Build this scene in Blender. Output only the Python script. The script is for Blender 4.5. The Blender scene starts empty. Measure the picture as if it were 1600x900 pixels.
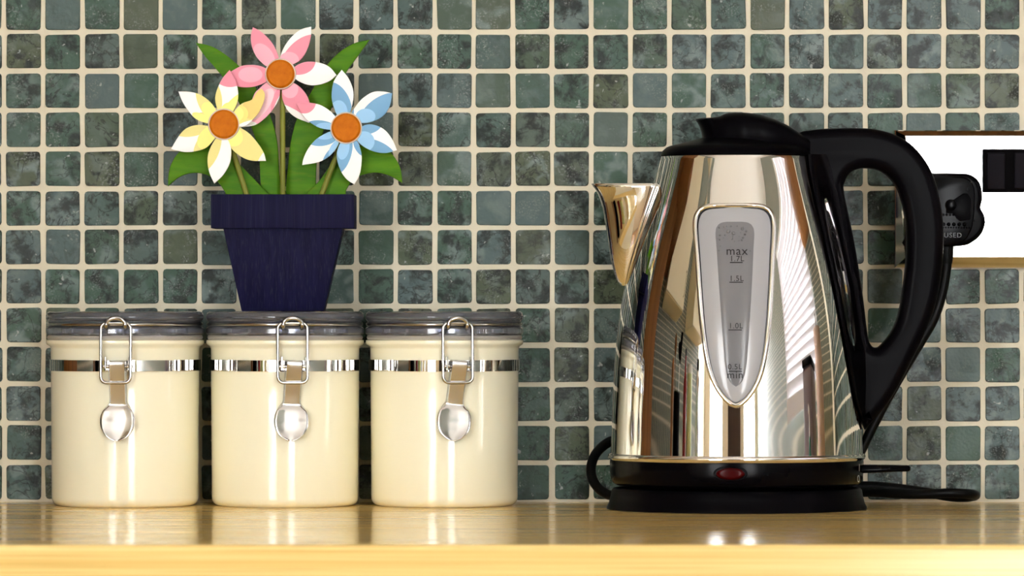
import bpy, bmesh, math, random
import numpy as np
from mathutils import Vector, Matrix
random.seed(7)
PI = math.pi
scene = bpy.context.scene
COL = scene.collection

# ------------------------------------------------------------------ camera
DIST = 3.6                    # camera to tiled wall, metres
F = 9000.0                    # focal length in pixels of a 1600 px wide frame
ZC = 0.1336                   # camera height above the worktop
cam_d = bpy.data.cameras.new('camera')
cam = bpy.data.objects.new('camera', cam_d)
COL.objects.link(cam)
cam.location = (0, -DIST, ZC)
cam.rotation_euler = (PI / 2, 0, 0)
cam_d.sensor_width = 36.0
cam_d.lens = F / 1600 * 36.0
cam_d.clip_end = 100
cam_d.dof.use_dof = True
cam_d.dof.focus_distance = 3.49
cam_d.dof.aperture_fstop = 16
scene.camera = cam

# ------------------------------------------------------------------ sky, exposure
world = bpy.data.worlds.new('overcast_sky')
scene.world = world
world.use_nodes = True
bg = world.node_tree.nodes['Background']
bg.inputs[0].default_value = (0.965, 0.985, 1.0, 1)
bg.inputs[1].default_value = 11.0
scene.view_settings.view_transform = 'Standard'
scene.view_settings.look = 'None'
scene.view_settings.gamma = 1.0
scene.view_settings.use_curve_mapping = False
scene.view_settings.exposure = 1.05
scene.cycles.use_denoising = True
scene.cycles.max_bounces = 10
scene.cycles.diffuse_bounces = 5
scene.cycles.glossy_bounces = 6
scene.cycles.transmission_bounces = 8
scene.cycles.transparent_max_bounces = 12
scene.cycles.caustics_reflective = False
scene.cycles.caustics_refractive = False

# room: x0..x1, far wall behind the camera, window openings (x0, x1, z0, z1)
RX0, RX1, RY, RZ0, RZ1 = -2.5, 1.4, -4.4, -0.9, 1.5
WIN_L = (-2.05, -1.0, -0.35, 1.15)
WIN_R = (0.42, 1.25, -0.35, 1.15)
WIN_S = (-1.35, -0.32, 0.12, 0.95)          # y0, y1, z0, z1 on the right wall


def portal(name, loc, rot, sx, sy):
    l = bpy.data.lights.new(name, 'AREA')
    l.shape = 'RECTANGLE'
    l.size, l.size_y = sx, sy
    l.cycles.is_portal = True
    o = bpy.data.objects.new(name, l)
    o.location, o.rotation_euler = loc, rot
    COL.objects.link(o)


for n, w in (('window_portal', WIN_L), ('window_portal', WIN_R)):
    portal(n, ((w[0] + w[1]) / 2, RY - 0.11, (w[2] + w[3]) / 2), (PI / 2, 0, PI), w[1] - w[0], w[3] - w[2])
portal('window_portal', (RX1 + 0.11, (WIN_S[0] + WIN_S[1]) / 2, (WIN_S[2] + WIN_S[3]) / 2), (PI / 2, 0, PI / 2),
       WIN_S[1] - WIN_S[0], WIN_S[3] - WIN_S[2])


# ------------------------------------------------------------------ helpers
def P(px, py, y):
    """photo measurement at real depth y -> world point"""
    s = (DIST + y) / F
    return Vector(((px - 800) * s, y, ZC - (py - 450) * s))


def props(o, label=None, cat=None, group=None, kind=None):
    if label: o['label'] = label
    if cat: o['category'] = cat
    if group: o['group'] = group
    if kind: o['kind'] = kind
    return o


def link(name, me, mat=None, parent=None, smooth=None):
    o = bpy.data.objects.new(name, me)
    COL.objects.link(o)
    if mat is not None and len(me.materials) == 0:
        me.materials.append(mat)
    if parent is not None:
        o.parent = parent
    if smooth is not None:
        for p in me.polygons:
            p.use_smooth = True
        me.set_sharp_from_angle(angle=math.radians(smooth))
    return o


def empty(name, loc=(0, 0, 0), parent=None):
    o = bpy.data.objects.new(name, None)
    COL.objects.link(o)
    o.location = loc
    o.empty_display_size = 0.02
    if parent is not None: o.parent = parent
    return o


def mesh(verts, faces):
    me = bpy.data.meshes.new('m')
    me.from_pydata([tuple(v) for v in verts], [], [tuple(f) for f in faces])
    bm = bmesh.new(); bm.from_mesh(me)
    bmesh.ops.recalc_face_normals(bm, faces=bm.faces)
    bm.to_mesh(me); bm.free()
    return me


def boxes(lst, bev=0.0, seg=2):
    bm = bmesh.new()
    for (x0, y0, z0, x1, y1, z1) in lst:
        r = bmesh.ops.create_cube(bm, size=1)
        for v in r['verts']:
            v.co = ((x0 + x1) / 2 + v.co.x * abs(x1 - x0), (y0 + y1) / 2 + v.co.y * abs(y1 - y0), (z0 + z1) / 2 + v.co.z * abs(z1 - z0))
    if bev > 0:
        bmesh.ops.bevel(bm, geom=list(bm.edges), offset=bev, segments=seg, affect='EDGES', profile=0.5)
    me = bpy.data.meshes.new('m')
    bm.to_mesh(me); bm.free()
    return me


def lathe(prof, n=96, cap_first=False, cap_last=False, closed=False):
    """prof: list of (radius, z)"""
    vs, fs = [], []
    m = len(prof)
    for (r, z) in prof:
        for k in range(n):
            a = 2 * PI * k / n
            vs.append((r * math.cos(a), r * math.sin(a), z))
    rng = m if closed else m - 1
    for i in range(rng):
        j = (i + 1) % m
        for k in range(n):
            k2 = (k + 1) % n
            fs.append((i * n + k, i * n + k2, j * n + k2, j * n + k))
    if cap_first: fs.append(tuple(range(n)))
    if cap_last: fs.append(tuple(range((m - 1) * n, m * n)))
    return mesh(vs, fs)


def crom(pts, n=8, closed=False):
    """Catmull-Rom through pts"""
    pts = [np.array(p, float) for p in pts]
    out = []
    N = len(pts)
    segs = N if closed else N - 1
    for i in range(segs):
        if closed:
            p0, p1, p2, p3 = pts[i - 1], pts[i], pts[(i + 1) % N], pts[(i + 2) % N]
        else:
            p1, p2 = pts[i], pts[i + 1]
            p0 = pts[i - 1] if i > 0 else 2 * p1 - p2
            p3 = pts[i + 2] if i + 2 < N else 2 * p2 - p1
        for k in range(n):
            t = k / n
            out.append(0.5 * (2 * p1 + (p2 - p0) * t + (2 * p0 - 5 * p1 + 4 * p2 - p3) * t * t + (3 * p1 - p0 - 3 * p2 + p3) * t ** 3))
    if not closed: out.append(pts[-1])
    return out


def tube(path, r, n=10, closed=False, cap=True):
    path = [Vector(p) for p in path]
    N = len(path)
    vs, fs = [], []
    up = None
    rr = r if isinstance(r, (list, tuple)) else [r] * N
    for i, p in enumerate(path):
        if closed:
            t = path[(i + 1) % N] - path[i - 1]
        else:
            t = path[min(i + 1, N - 1)] - path[max(i - 1, 0)]
        t.normalize()
        if up is None:
            up = Vector((0, 0, 1)) if abs(t.z) < 0.9 else Vector((1, 0, 0))
        u = up - t * up.dot(t); u.normalize()
        up = u
        v = t.cross(u)
        for k in range(n):
            a = 2 * PI * k / n
            vs.append(p + (u * math.cos(a) + v * math.sin(a)) * rr[i])
    for i in range(N if closed else N - 1):
        j = (i + 1) % N
        for k in range(n):
            k2 = (k + 1) % n
            fs.append((i * n + k, i * n + k2, j * n + k2, j * n + k))
    if cap and not closed:
        fs.append(tuple(range(n))[::-1]); fs.append(tuple(range((N - 1) * n, N * n)))
    return mesh(vs, fs)


def plate(outlines, half, bev, res=3, offset=None):
    """flat shape in local XZ (outline points in metres (x,z)), thickness 2*half along Y, rounded edges"""
    cu = bpy.data.curves.new('c', 'CURVE')
    cu.dimensions = '2D'
    cu.fill_mode = 'BOTH'
    for ol in outlines:
        sp = cu.splines.new('POLY')
        sp.points.add(len(ol) - 1)
        for q, p in zip(sp.points, ol):
            q.co = (p[0], p[1], 0, 1)
        sp.use_cyclic_u = True
    cu.extrude = max(half - bev, 0.0)
    cu.bevel_depth = bev
    cu.bevel_resolution = res
    cu.offset = -bev if offset is None else offset
    o = bpy.data.objects.new('tmp', cu)
    COL.objects.link(o)
    dg = bpy.context.evaluated_depsgraph_get()
    me = bpy.data.meshes.new_from_object(o.evaluated_get(dg))
    bpy.data.objects.remove(o)
    me.transform(Matrix.Rotation(PI / 2, 4, 'X'))
    bm = bmesh.new(); bm.from_mesh(me)
    bmesh.ops.remove_doubles(bm, verts=bm.verts, dist=1e-6)
    bmesh.ops.recalc_face_normals(bm, faces=bm.faces)
    bm.to_mesh(me); bm.free()
    return me


def text_mesh(body, size, align='CENTER', extrude=0.0, space=1.0):
    cu = bpy.data.curves.new('t', 'FONT')
    cu.body = body
    cu.size = size
    cu.align_x = align
    cu.extrude = extrude
    cu.space_character = space
    cu.resolution_u = 4
    o = bpy.data.objects.new('tmp', cu)
    COL.objects.link(o)
    dg = bpy.context.evaluated_depsgraph_get()
    me = bpy.data.meshes.new_from_object(o.evaluated_get(dg))
    bpy.data.objects.remove(o)
    return me


def copy_tree(o, parent=None):
    c = o.copy()
    COL.objects.link(c)
    c.parent = parent
    for ch in list(o.children):
        copy_tree(ch, c)
    return c


# ------------------------------------------------------------------ materials
class NT:
    def __init__(self, name):
        self.m = bpy.data.materials.new(name)
        self.m.use_nodes = True
        self.t = self.m.node_tree
        self.b = self.t.nodes['Principled BSDF']

    def n(self, typ, **kw):
        nd = self.t.nodes.new(typ)
        for k, v in kw.items():
            setattr(nd, k, v)
        return nd

    def l(self, a, b):
        self.t.links.new(a, b)

    def val(self, sock, v):
        if hasattr(v, 'node'): self.l(v, sock)
        else: sock.default_value = v

    def math(self, op, a, b=0.0, clamp=False):
        nd = self.n('ShaderNodeMath', operation=op, use_clamp=clamp)
        self.val(nd.inputs[0], a); self.val(nd.inputs[1], b)
        return nd.outputs[0]

    def mix(self, f, a, b):
        nd = self.n('ShaderNodeMix', data_type='RGBA')
        self.val(nd.inputs[0], f)
        self.val(nd.inputs[6], a if hasattr(a, 'node') else (*a, 1)[:4])
        self.val(nd.inputs[7], b if hasattr(b, 'node') else (*b, 1)[:4])
        return nd.outputs[2]

    def noise(self, vec, scale, detail=3, rough=0.5, dist=0.0, dim='3D', w=None):
        nd = self.n('ShaderNodeTexNoise', noise_dimensions=dim)
        if vec is not None: self.l(vec, nd.inputs['Vector'])
        if w is not None: self.val(nd.inputs['W'], w)
        nd.inputs['Scale'].default_value = scale
        nd.inputs['Detail'].default_value = detail
        nd.inputs['Roughness'].default_value = rough
        nd.inputs['Distortion'].default_value = dist
        return nd.outputs['Fac']

    def ramp(self, f, a, b):
        nd = self.n('ShaderNodeMapRange', interpolation_type='SMOOTHSTEP')
        self.val(nd.inputs[0], f)
        nd.inputs[1].default_value = a
        nd.inputs[2].default_value = b
        return nd.outputs[0]

    def mapping(self, vec, scale=(1, 1, 1), loc=(0, 0, 0), rot=(0, 0, 0), typ='POINT'):
        nd = self.n('ShaderNodeMapping', vector_type=typ)
        self.l(vec, nd.inputs[0])
        nd.inputs['Scale'].default_value = scale
        nd.inputs['Location'].default_value = loc
        nd.inputs['Rotation'].default_value = rot
        return nd.outputs[0]

    def bump(self, h, strength, dist=0.001):
        nd = self.n('ShaderNodeBump')
        nd.inputs['Strength'].default_value = strength
        nd.inputs['Distance'].default_value = dist
        self.l(h, nd.inputs['Height'])
        self.l(nd.outputs[0], self.b.inputs['Normal'])

    def set(self, color=None, rough=None, metal=None, spec=None, **kw):
        if color is not None: self.val(self.b.inputs['Base Color'], color if hasattr(color, 'node') else (*color, 1)[:4])
        if rough is not None: self.val(self.b.inputs['Roughness'], rough)
        if metal is not None: self.val(self.b.inputs['Metallic'], metal)
        if spec is not None: self.val(self.b.inputs['Specular IOR Level'], spec)
        for k, v in kw.items():
            self.val(self.b.inputs[k.replace('_', ' ')], v)
        return self.m

    def pos(self):
        return self.n('ShaderNodeNewGeometry').outputs['Position']

    def obj(self):
        return self.n('ShaderNodeTexCoord').outputs['Object']


def srgb(r, g, b):
    f = lambda c: (c / 255 / 12.92) if c / 255 <= 0.04045 else ((c / 255 + 0.055) / 1.055) ** 2.4
    return (f(r), f(g), f(b))


def plain(name, color, rough=0.5, metal=0.0, spec=0.5, var=0.06, scale=40.0, **kw):
    """procedural: faint mottling on a base colour"""
    t = NT(name)
    f = t.noise(t.obj(), scale, 3)
    c2 = tuple(max(0, c * (1 - var)) for c in color)
    c1 = tuple(min(1, c * (1 + var)) for c in color)
    t.set(t.mix(f, c2, c1), rough, metal, spec, **kw)
    return t.m


PITCH = 0.4e-3 * 61.18
TX0 = (6.2 - 800) * 0.4e-3            # a grout centre
TZ0 = ZC - (784 - 450) * 0.4e-3       # bottom grout line


def tile_material():
    t = NT('marbled_green_glaze')
    pos = t.pos()
    cell = t.mapping(pos, (1 / PITCH,) * 3, (-TX0 / PITCH, 0.3, -TZ0 / PITCH))
    fl = t.n('ShaderNodeVectorMath', operation='FLOOR')
    t.l(cell, fl.inputs[0])
    wn = t.n('ShaderNodeTexWhiteNoise', noise_dimensions='3D')
    t.l(fl.outputs[0], wn.inputs['Vector'])
    sep = t.n('ShaderNodeSeparateColor')
    t.l(wn.outputs['Color'], sep.inputs[0])
    r, g, b = sep.outputs[0], sep.outputs[1], sep.outputs[2]
    # shift the pattern from tile to tile
    off = t.n('ShaderNodeVectorMath', operation='MULTIPLY_ADD')
    t.l(wn.outputs['Color'], off.inputs[0])
    off.inputs[1].default_value = (3.0, 3.0, 3.0)
    t.l(pos, off.inputs[2])
    v = off.outputs[0]
    green = srgb(66, 89, 76); blue = srgb(84, 100, 99); olive = srgb(84, 89, 66)
    base = t.mix(t.ramp(r, 0.25, 0.95), green, blue)
    base = t.mix(t.math('MULTIPLY', t.ramp(g, 0.72, 0.95), 0.75), base, olive)
    # cloudy light areas
    cl = t.noise(v, 75, 3, 0.5, 0.4)
    base = t.mix(t.math('MULTIPLY', t.ramp(cl, 0.45, 0.68), t.math('MULTIPLY', b, 0.95)), base, srgb(122, 136, 134))
    # dark smoky patches and veins, some tiles almost plain
    amt = t.ramp(t.math('FRACT', t.math('MULTIPLY', t.math('ADD', r, g), 3.7)), 0.05, 0.4)
    dk = t.noise(v, 85, 6, 0.62, 0.25)
    dark = t.math('MULTIPLY', t.ramp(dk, 0.46, 0.62), amt)
    base = t.mix(t.math('MULTIPLY', dark, 0.88), base, srgb(30, 34, 30))
    vn = t.noise(v, 55, 4, 0.6, 0.6)
    vein = t.math('SUBTRACT', 1.0, t.ramp(t.math('ABSOLUTE', t.math('SUBTRACT', vn, 0.5)), 0.0, 0.022))
    base = t.mix(t.math('MULTIPLY', t.math('MULTIPLY', vein, amt), 0.75), base, srgb(30, 32, 30))
    # fine stipple and pale chips
    st = t.noise(v, 900, 2, 0.6)
    gr = t.ramp(t.noise(v, 60, 2), 0.50, 0.64)
    base = t.mix(t.math('MULTIPLY', t.math('MULTIPLY', t.ramp(st, 0.5, 0.75), gr), 0.7), base, srgb(150, 154, 154))
    ch = t.noise(v, 260, 2, 0.5, 0.6)
    base = t.mix(t.math('MULTIPLY', t.ramp(ch, 0.70, 0.75), 0.8), base, srgb(165, 170, 166))
    t.set(base, t.math('ADD', 0.26, t.math('MULTIPLY', gr, 0.2)), 0.0, 0.13)
    t.bump(t.math('ADD', t.noise(v, 500, 3), t.math('MULTIPLY', t.noise(v, 110, 2), 1.5)), 0.25, 0.0006)
    return t.m


def side_tile_material(name, axis):
    """the same mosaic far off on the side walls"""
    t = NT(name)
    pos = t.pos()
    sep = t.n('ShaderNodeSeparateXYZ'); t.l(pos, sep.inputs[0])
    a = sep.outputs[axis]; z = sep.outputs[2]
    def line(c):
        fr = t.math('FRACT', t.math('ADD', t.math('MULTIPLY', c, 1 / PITCH), 100.0))
        return t.math('GREATER_THAN', t.math('ABSOLUTE', t.math('SUBTRACT', fr, 0.5)), 0.44)
    g = t.math('MAXIMUM', line(a), line(z))
    n = t.noise(pos, 45, 4, 0.6)
    c = t.mix(n, srgb(60, 70, 64), srgb(112, 128, 120))
    t.set(t.mix(g, c, srgb(222, 212, 190)), 0.4, 0, 0.4)
    return t.m


def wood(name, c1, c2, c3, scale=(3, 200, 200), rough=0.35, spec=0.5, bump=0.1, fine=1.0):
    t = NT(name)
    v = t.mapping(t.obj(), scale)
    n1 = t.noise(v, 1.0, 4, 0.6, 0.2)
    n2 = t.noise(t.mapping(t.obj(), tuple(s * 3.5 for s in scale)), 1.0, 2, 0.5)
    c = t.mix(t.ramp(n1, 0.3, 0.7), c1, c2)
    c = t.mix(t.math('MULTIPLY', t.ramp(n2, 0.52, 0.75), fine), c, c3)
    t.set(c, rough, 0, spec)
    if bump: t.bump(n2, bump, 0.0004)
    return t.m


M = {}
M['tile'] = tile_material()
t_ = NT('cream_grout')
M['grout'] = t_.set(t_.mix(t_.noise(t_.obj(), 120, 3), srgb(218, 209, 186), srgb(233, 225, 203)), 0.85, 0, 0.2)
t_.bump(t_.noise(t_.obj(), 900, 3), 0.2, 0.0005)
M['worktop'] = wood('laminated_beech_worktop', srgb(234, 196, 118), srgb(248, 218, 148), srgb(216, 174, 96), (1.6, 90, 330), 0.13, 0.32, 0.0)
M['cream'] = plain('cream_glazed_plastic', srgb(250, 245, 219), 0.10, 0, 0.5, 0.015, 15)
M['chrome'] = plain('polished_chrome', (0.88, 0.87, 0.86), 0.025, 1.0, 0.5, 0.01, 8)
M['steel'] = plain('bright_steel', (0.50, 0.48, 0.45), 0.12, 1.0, 0.5, 0.02, 60)
M['satin'] = plain('satin_steel', (0.74, 0.74, 0.76), 0.16, 1.0, 0.5, 0.02, 60)
M['black'] = plain('black_plastic', (0.0016, 0.0012, 0.0020), 0.34, 0, 0.035, 0.1, 60)
M['gloss_black'] = plain('glossy_black_plastic', (0.0016, 0.0013, 0.0021), 0.18, 0, 0.06, 0.1, 60)
M['matt_black'] = plain('matt_black_plastic', (0.002, 0.0016, 0.002), 0.6, 0, 0.02, 0.1, 60)
M['rubber'] = plain('black_cable_rubber', (0.0025, 0.0025, 0.0025), 0.4, 0, 0.12, 0.1, 60)
M['red'] = plain('dark_red_lamp_lens', (0.042, 0.0008, 0.0012), 0.2, 0, 0.06, 0.1, 60)
M['seal'] = plain('grey_silicone_seal', srgb(170, 165, 155), 0.4, 0, 0.4, 0.03, 60)
M['ink'] = plain('dark_grey_ink', (0.006, 0.006, 0.007), 0.5, 0, 0.3, 0.05, 60)
M['mark'] = plain('pale_printed_mark', (0.6, 0.6, 0.6), 0.5, 0, 0.3, 0.05, 60)
M['gauge_lip'] = plain('milky_gauge_plastic', srgb(166, 166, 170), 0.16, 0, 0.4, 0.02, 30)
M['gauge_in'] = plain('smoky_gauge_plastic', srgb(118, 118, 122), 0.2, 0, 0.3, 0.03, 30)
M['drop'] = plain('water_droplet', srgb(112, 112, 116), 0.04, 0, 0.9, 0.02, 30)
M['cupboard'] = plain('cream_painted_cupboard', srgb(232, 220, 186), 0.4, 0, 0.4, 0.02, 8)
M['ceiling'] = plain('white_ceiling_paint', srgb(247, 243, 234), 0.9, 0, 0.2, 0.02, 5)
M['wall'] = plain('warm_wall_paint', srgb(222, 212, 190), 0.9, 0, 0.2, 0.03, 5)
M['white'] = plain('white_painted_frame', srgb(235, 235, 232), 0.4, 0, 0.4, 0.02, 8)
M['brown'] = wood('brown_stained_wood', srgb(120, 76, 38), srgb(148, 98, 50), srgb(92, 56, 28), (60, 60, 3), 0.4, 0.4, 0.05)
M['darkwood'] = wood('added_door_dark_wood', srgb(58, 44, 38), srgb(72, 56, 48), srgb(44, 34, 30), (40, 40, 3), 0.5, 0.2, 0.05)
M['floor'] = wood('brown_floorboards', srgb(120, 82, 48), srgb(150, 108, 66), srgb(96, 64, 36), (2, 30, 30), 0.4, 0.4, 0.05)


def lid_material():
    t = NT('smoky_clear_acrylic')
    n = t.noise(t.obj(), 30, 2)
    return t.set(t.mix(n, (0.76, 0.79, 0.93), (0.82, 0.84, 0.97)), 0.03, 0, 0.5, Transmission_Weight=0.9, IOR=1.47)
M['lid'] = lid_material()


def pane_material():
    t = NT('window_glass')
    out = t.t.nodes['Material Output']
    tr = t.n('ShaderNodeBsdfTransparent')
    gl = t.n('ShaderNodeBsdfGlossy'); gl.inputs['Roughness'].default_value = 0.01
    mx = t.n('ShaderNodeMixShader'); mx.inputs[0].default_value = 0.06
    t.l(tr.outputs[0], mx.inputs[1]); t.l(gl.outputs[0], mx.inputs[2]); t.l(mx.outputs[0], out.inputs[0])
    t.t.nodes.remove(t.b)
    return t.m
M['pane'] = pane_material()


def slat_material():
    t = NT('white_translucent_slat')
    out = t.t.nodes['Material Output']
    tr = t.n('ShaderNodeBsdfTranslucent'); tr.inputs[0].default_value = (0.8, 0.84, 0.95, 1)
    df = t.n('ShaderNodeBsdfDiffuse'); df.inputs[0].default_value = (0.7, 0.68, 0.7, 1)
    mx = t.n('ShaderNodeMixShader'); mx.inputs[0].default_value = 0.95
    t.l(tr.outputs[0], mx.inputs[1]); t.l(df.outputs[0], mx.inputs[2]); t.l(mx.outputs[0], out.inputs[0])
    t.t.nodes.remove(t.b)
    return t.m
M['slat'] = slat_material()


# ------------------------------------------------------------------ room shell
def struct(name, me, mat, parent=None, smooth=None):
    o = link(name, me, mat, parent, smooth)
    if parent is None: o['kind'] = 'structure'
    return o


GROUT_Y = 0.0012           # grout face lies this far behind the tile faces (y = 0)
wall_back = struct('wall_back', boxes([(RX0, GROUT_Y, RZ0, RX1, 0.12, RZ1)]), M['grout'])
struct('floor', boxes([(RX0, RY, RZ0 - 0.1, RX1, 0.12, RZ0)]), M['floor'])
struct('ceiling', boxes([(RX0, RY, RZ1, RX1, 0.12, RZ1 + 0.1)]), M['ceiling'])
struct('wall_left', boxes([(RX0 - 0.1, RY, RZ0, RX0, 0.12, RZ1)]), M['wall'])
# short tiled return wall to the left of the worktop, tiled window wall to the right
struct('wall_return', boxes([(-1.25, -1.75, RZ0, -1.15, GROUT_Y, RZ1)]), side_tile_material('far_mosaic_left', 1))
y0, y1, z0, z1 = WIN_S
struct('wall_right', boxes([(RX1, RY, RZ0, RX1 + 0.1, y0, RZ1), (RX1, y1, RZ0, RX1 + 0.1, 0.12, RZ1),
                            (RX1, y0, RZ0, RX1 + 0.1, y1, z0), (RX1, y0, z1, RX1 + 0.1, y1, RZ1)]),
       side_tile_material('far_mosaic_right', 1))
L, R_ = WIN_L, WIN_R
struct('wall_front', boxes([(RX0, RY - 0.1, RZ0, L[0], RY, RZ1), (L[1], RY - 0.1, RZ0, R_[0], RY, RZ1), (R_[1], RY - 0.1, RZ0, RX1, RY, RZ1),
                            (L[0], RY - 0.1, RZ0, L[1], RY, L[2]), (L[0], RY - 0.1, L[3], L[1], RY, RZ1),
                            (R_[0], RY - 0.1, RZ0, R_[1], RY, R_[2]), (R_[0], RY - 0.1, R_[3], R_[1], RY, RZ1)]), M['wall'])
for n, w in (('window_1', WIN_L), ('window_2', WIN_R)):
    e = empty(n, ((w[0] + w[1]) / 2, RY - 0.05, w[2])); e['kind'] = 'structure'
    hw, h = (w[1] - w[0]) / 2, w[3] - w[2]
    link('window_frame', boxes([(-hw, -.03, 0, -hw + .05, .03, h), (hw - .05, -.03, 0, hw, .03, h), (-hw, -.03, 0, hw, .03, .05), (-hw, -.03, h - .05, hw, .03, h)]), M['white'], e)
    link('window_pane', boxes([(-hw + .05, -.003, .05, hw - .05, .003, h - .05)]), M['pane'], e)
dr = empty('added_door_1', (-0.2, RY + 0.02, RZ0)); dr['kind'] = 'structure'  # unseen door, added to darken the kettle's mirror image between the windows
link('added_door_leaf', boxes([(-.42, -.02, 0.005, .42, .02, 2.05)], .004, 2), M['darkwood'], dr)
link('added_door_handle', tube([(.34, .02, 1.0), (.34, .06, 1.0), (.24, .06, 1.0)], .009, 10), M['steel'], dr, 60)
e = empty('window_3', (RX1 + 0.05, (y0 + y1) / 2, z0)); e['kind'] = 'structure'
hw, h = (y1 - y0) / 2, z1 - z0
link('window_frame', boxes([(-.03, -hw, 0, .03, -hw + .05, h), (-.03, hw - .05, 0, .03, hw, h), (-.03, -hw, 0, .03, hw, .05), (-.03, -hw, h - .05, .03, hw, h)]), M['white'], e)
link('window_pane', boxes([(-.003, -hw + .05, .05, .003, hw - .05, h - .05)]), M['pane'], e)

# mosaic tiles: one object each where the photograph shows them
def tile_mesh(seed):
    rnd = random.Random(seed)
    h = PITCH / 2 - 1.45e-3
    rc, nseg = 1.9e-3, 2
    ring = []
    skew = [rnd.uniform(-0.25e-3, 0.25e-3) for _ in range(8)]
    for ci, (sx, sz) in enumerate(((1, 1), (-1, 1), (-1, -1), (1, -1))):
        for k in range(nseg + 1):
            a = PI / 2 * ci + PI / 2 * k / nseg
            ring.append((sx * (h - rc) + rc * math.cos(a) + skew[ci * 2], sz * (h - rc) + rc * math.sin(a) + skew[ci * 2 + 1]))
    n = len(ring)
    vs, fs = [], []
    for (sc, y) in ((0.955, 0.0), (0.99, 0.00035), (1.0, 0.0018)):
        vs += [(x * sc, y, z * sc) for x, z in ring]
    fs.append(tuple(range(n)))
    for r in range(2):
        for k in range(n):
            fs.append((r * n + k, r * n + (k + 1) % n, (r + 1) * n + (k + 1) % n, (r + 1) * n + k))
    me = mesh(vs, fs)
    for p in me.polygons: p.use_smooth = len(p.vertices) == 4
    return me


tiles = [tile_mesh(s) for s in range(6)]
for me in tiles: me.materials.append(M['tile'])


def hidden(a, b, c, d):
    """tile rectangle wholly behind something standing on the worktop"""
    for (x0, x1, yy0, yy1) in ((82, 309, 489, 800), (332, 559, 489, 800), (582, 808, 489, 800), (352, 533, 306, 357), (374, 512, 357, 488),
                               (1045, 1256, 200, 800), (1018, 1270, 300, 800), (985, 1300, 420, 800), (965, 1330, 540, 800), (1410, 1534, 214, 404), (1410, 1600, 214, 404)):
        if a >= x0 and b <= x1 and c >= yy0 and d <= yy1: return True
    return False


rest = bmesh.new()
rnd = random.Random(3)
for i in range(-28, 57):
    for j in range(0, 27):
        cx, cz = TX0 + (i + 0.5) * PITCH, TZ0 + (j + 0.5) * PITCH
        if cx < -1.12 or cx > 1.37: continue
        dx, dz, rot = rnd.uniform(-.3e-3, .3e-3), rnd.uniform(-.3e-3, .3e-3), rnd.gauss(0, 0.006)
        tx, tz = rnd.gauss(0, 0.006), rnd.gauss(0, 0.006)
        me = tiles[rnd.randrange(6)]
        pa, pc = 800 + (cx - PITCH / 2) / 0.4e-3, 450 + (ZC - cz - PITCH / 2) / 0.4e-3
        pb, pd = pa + 61.18, pc + 61.18
        vis = pb > 3 and pa < 1597 and pd > 3 and pc < 785 and not hidden(pa + 3, pb - 3, pc + 3, pd - 3)
        mt = Matrix.Translation((cx + dx, 0, cz + dz)) @ Matrix.Rotation(rot, 4, 'Y') @ Matrix.Rotation(tx, 4, 'X') @ Matrix.Rotation(tz, 4, 'Z')
        if vis:
            o = bpy.data.objects.new('tile', me)
            COL.objects.link(o)
            o.parent = wall_back
            o.matrix_local = mt
        else:
            k0 = len(rest.verts)
            rest.from_mesh(me)
            rest.verts.ensure_lookup_table()
            for v in rest.verts[k0:]: v.co = mt @ v.co
me = bpy.data.meshes.new('m'); rest.to_mesh(me); rest.free()
for p in me.polygons: p.use_smooth = len(p.vertices) == 4
o = link('tile_field', me, M['tile'], wall_back); o['kind'] = 'stuff'

# plinth blocks under the worktop, wooden end panel beside it
struct('trim_1', boxes([(-1.15, -0.56, RZ0, RX1, 0.0, -0.04), (-1.15, -1.66, RZ0, -0.66, -0.56, -0.04)]), M['cupboard'])
struct('trim_2', boxes([(-0.66, -0.2, 0.0, -0.635, -0.002, 0.549)], 0.002), M['brown'])
def l_slab(pts, z0, z1, bev):
    n = len(pts)
    me = mesh([(x, y, z0) for x, y in pts] + [(x, y, z1) for x, y in pts], [tuple(range(n)), tuple(range(n, 2 * n))] + [(k, (k + 1) % n, n + (k + 1) % n, n + k) for k in range(n)])
    bm = bmesh.new(); bm.from_mesh(me)
    if bev: bmesh.ops.bevel(bm, geom=list(bm.edges), offset=bev, segments=3, affect='EDGES', profile=0.5)
    bm.to_mesh(me); bm.free()
    return me
TOP = l_slab([(-1.15, -1.7), (-0.62, -1.7), (-0.62, -0.603), (RX1, -0.603), (RX1, 0.0), (-1.15, 0.0)], -0.04, 0.0, 0.0025)
o = link('worktop', TOP, M['worktop'])
props(o, 'long pale laminated wood worktop running along the foot of the tiled wall', 'worktop')


# ------------------------------------------------------------------ canisters
CY = -0.06
CS = (DIST + CY) / F
def cz(py): return ZC - (py - 450) * CS


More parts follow.
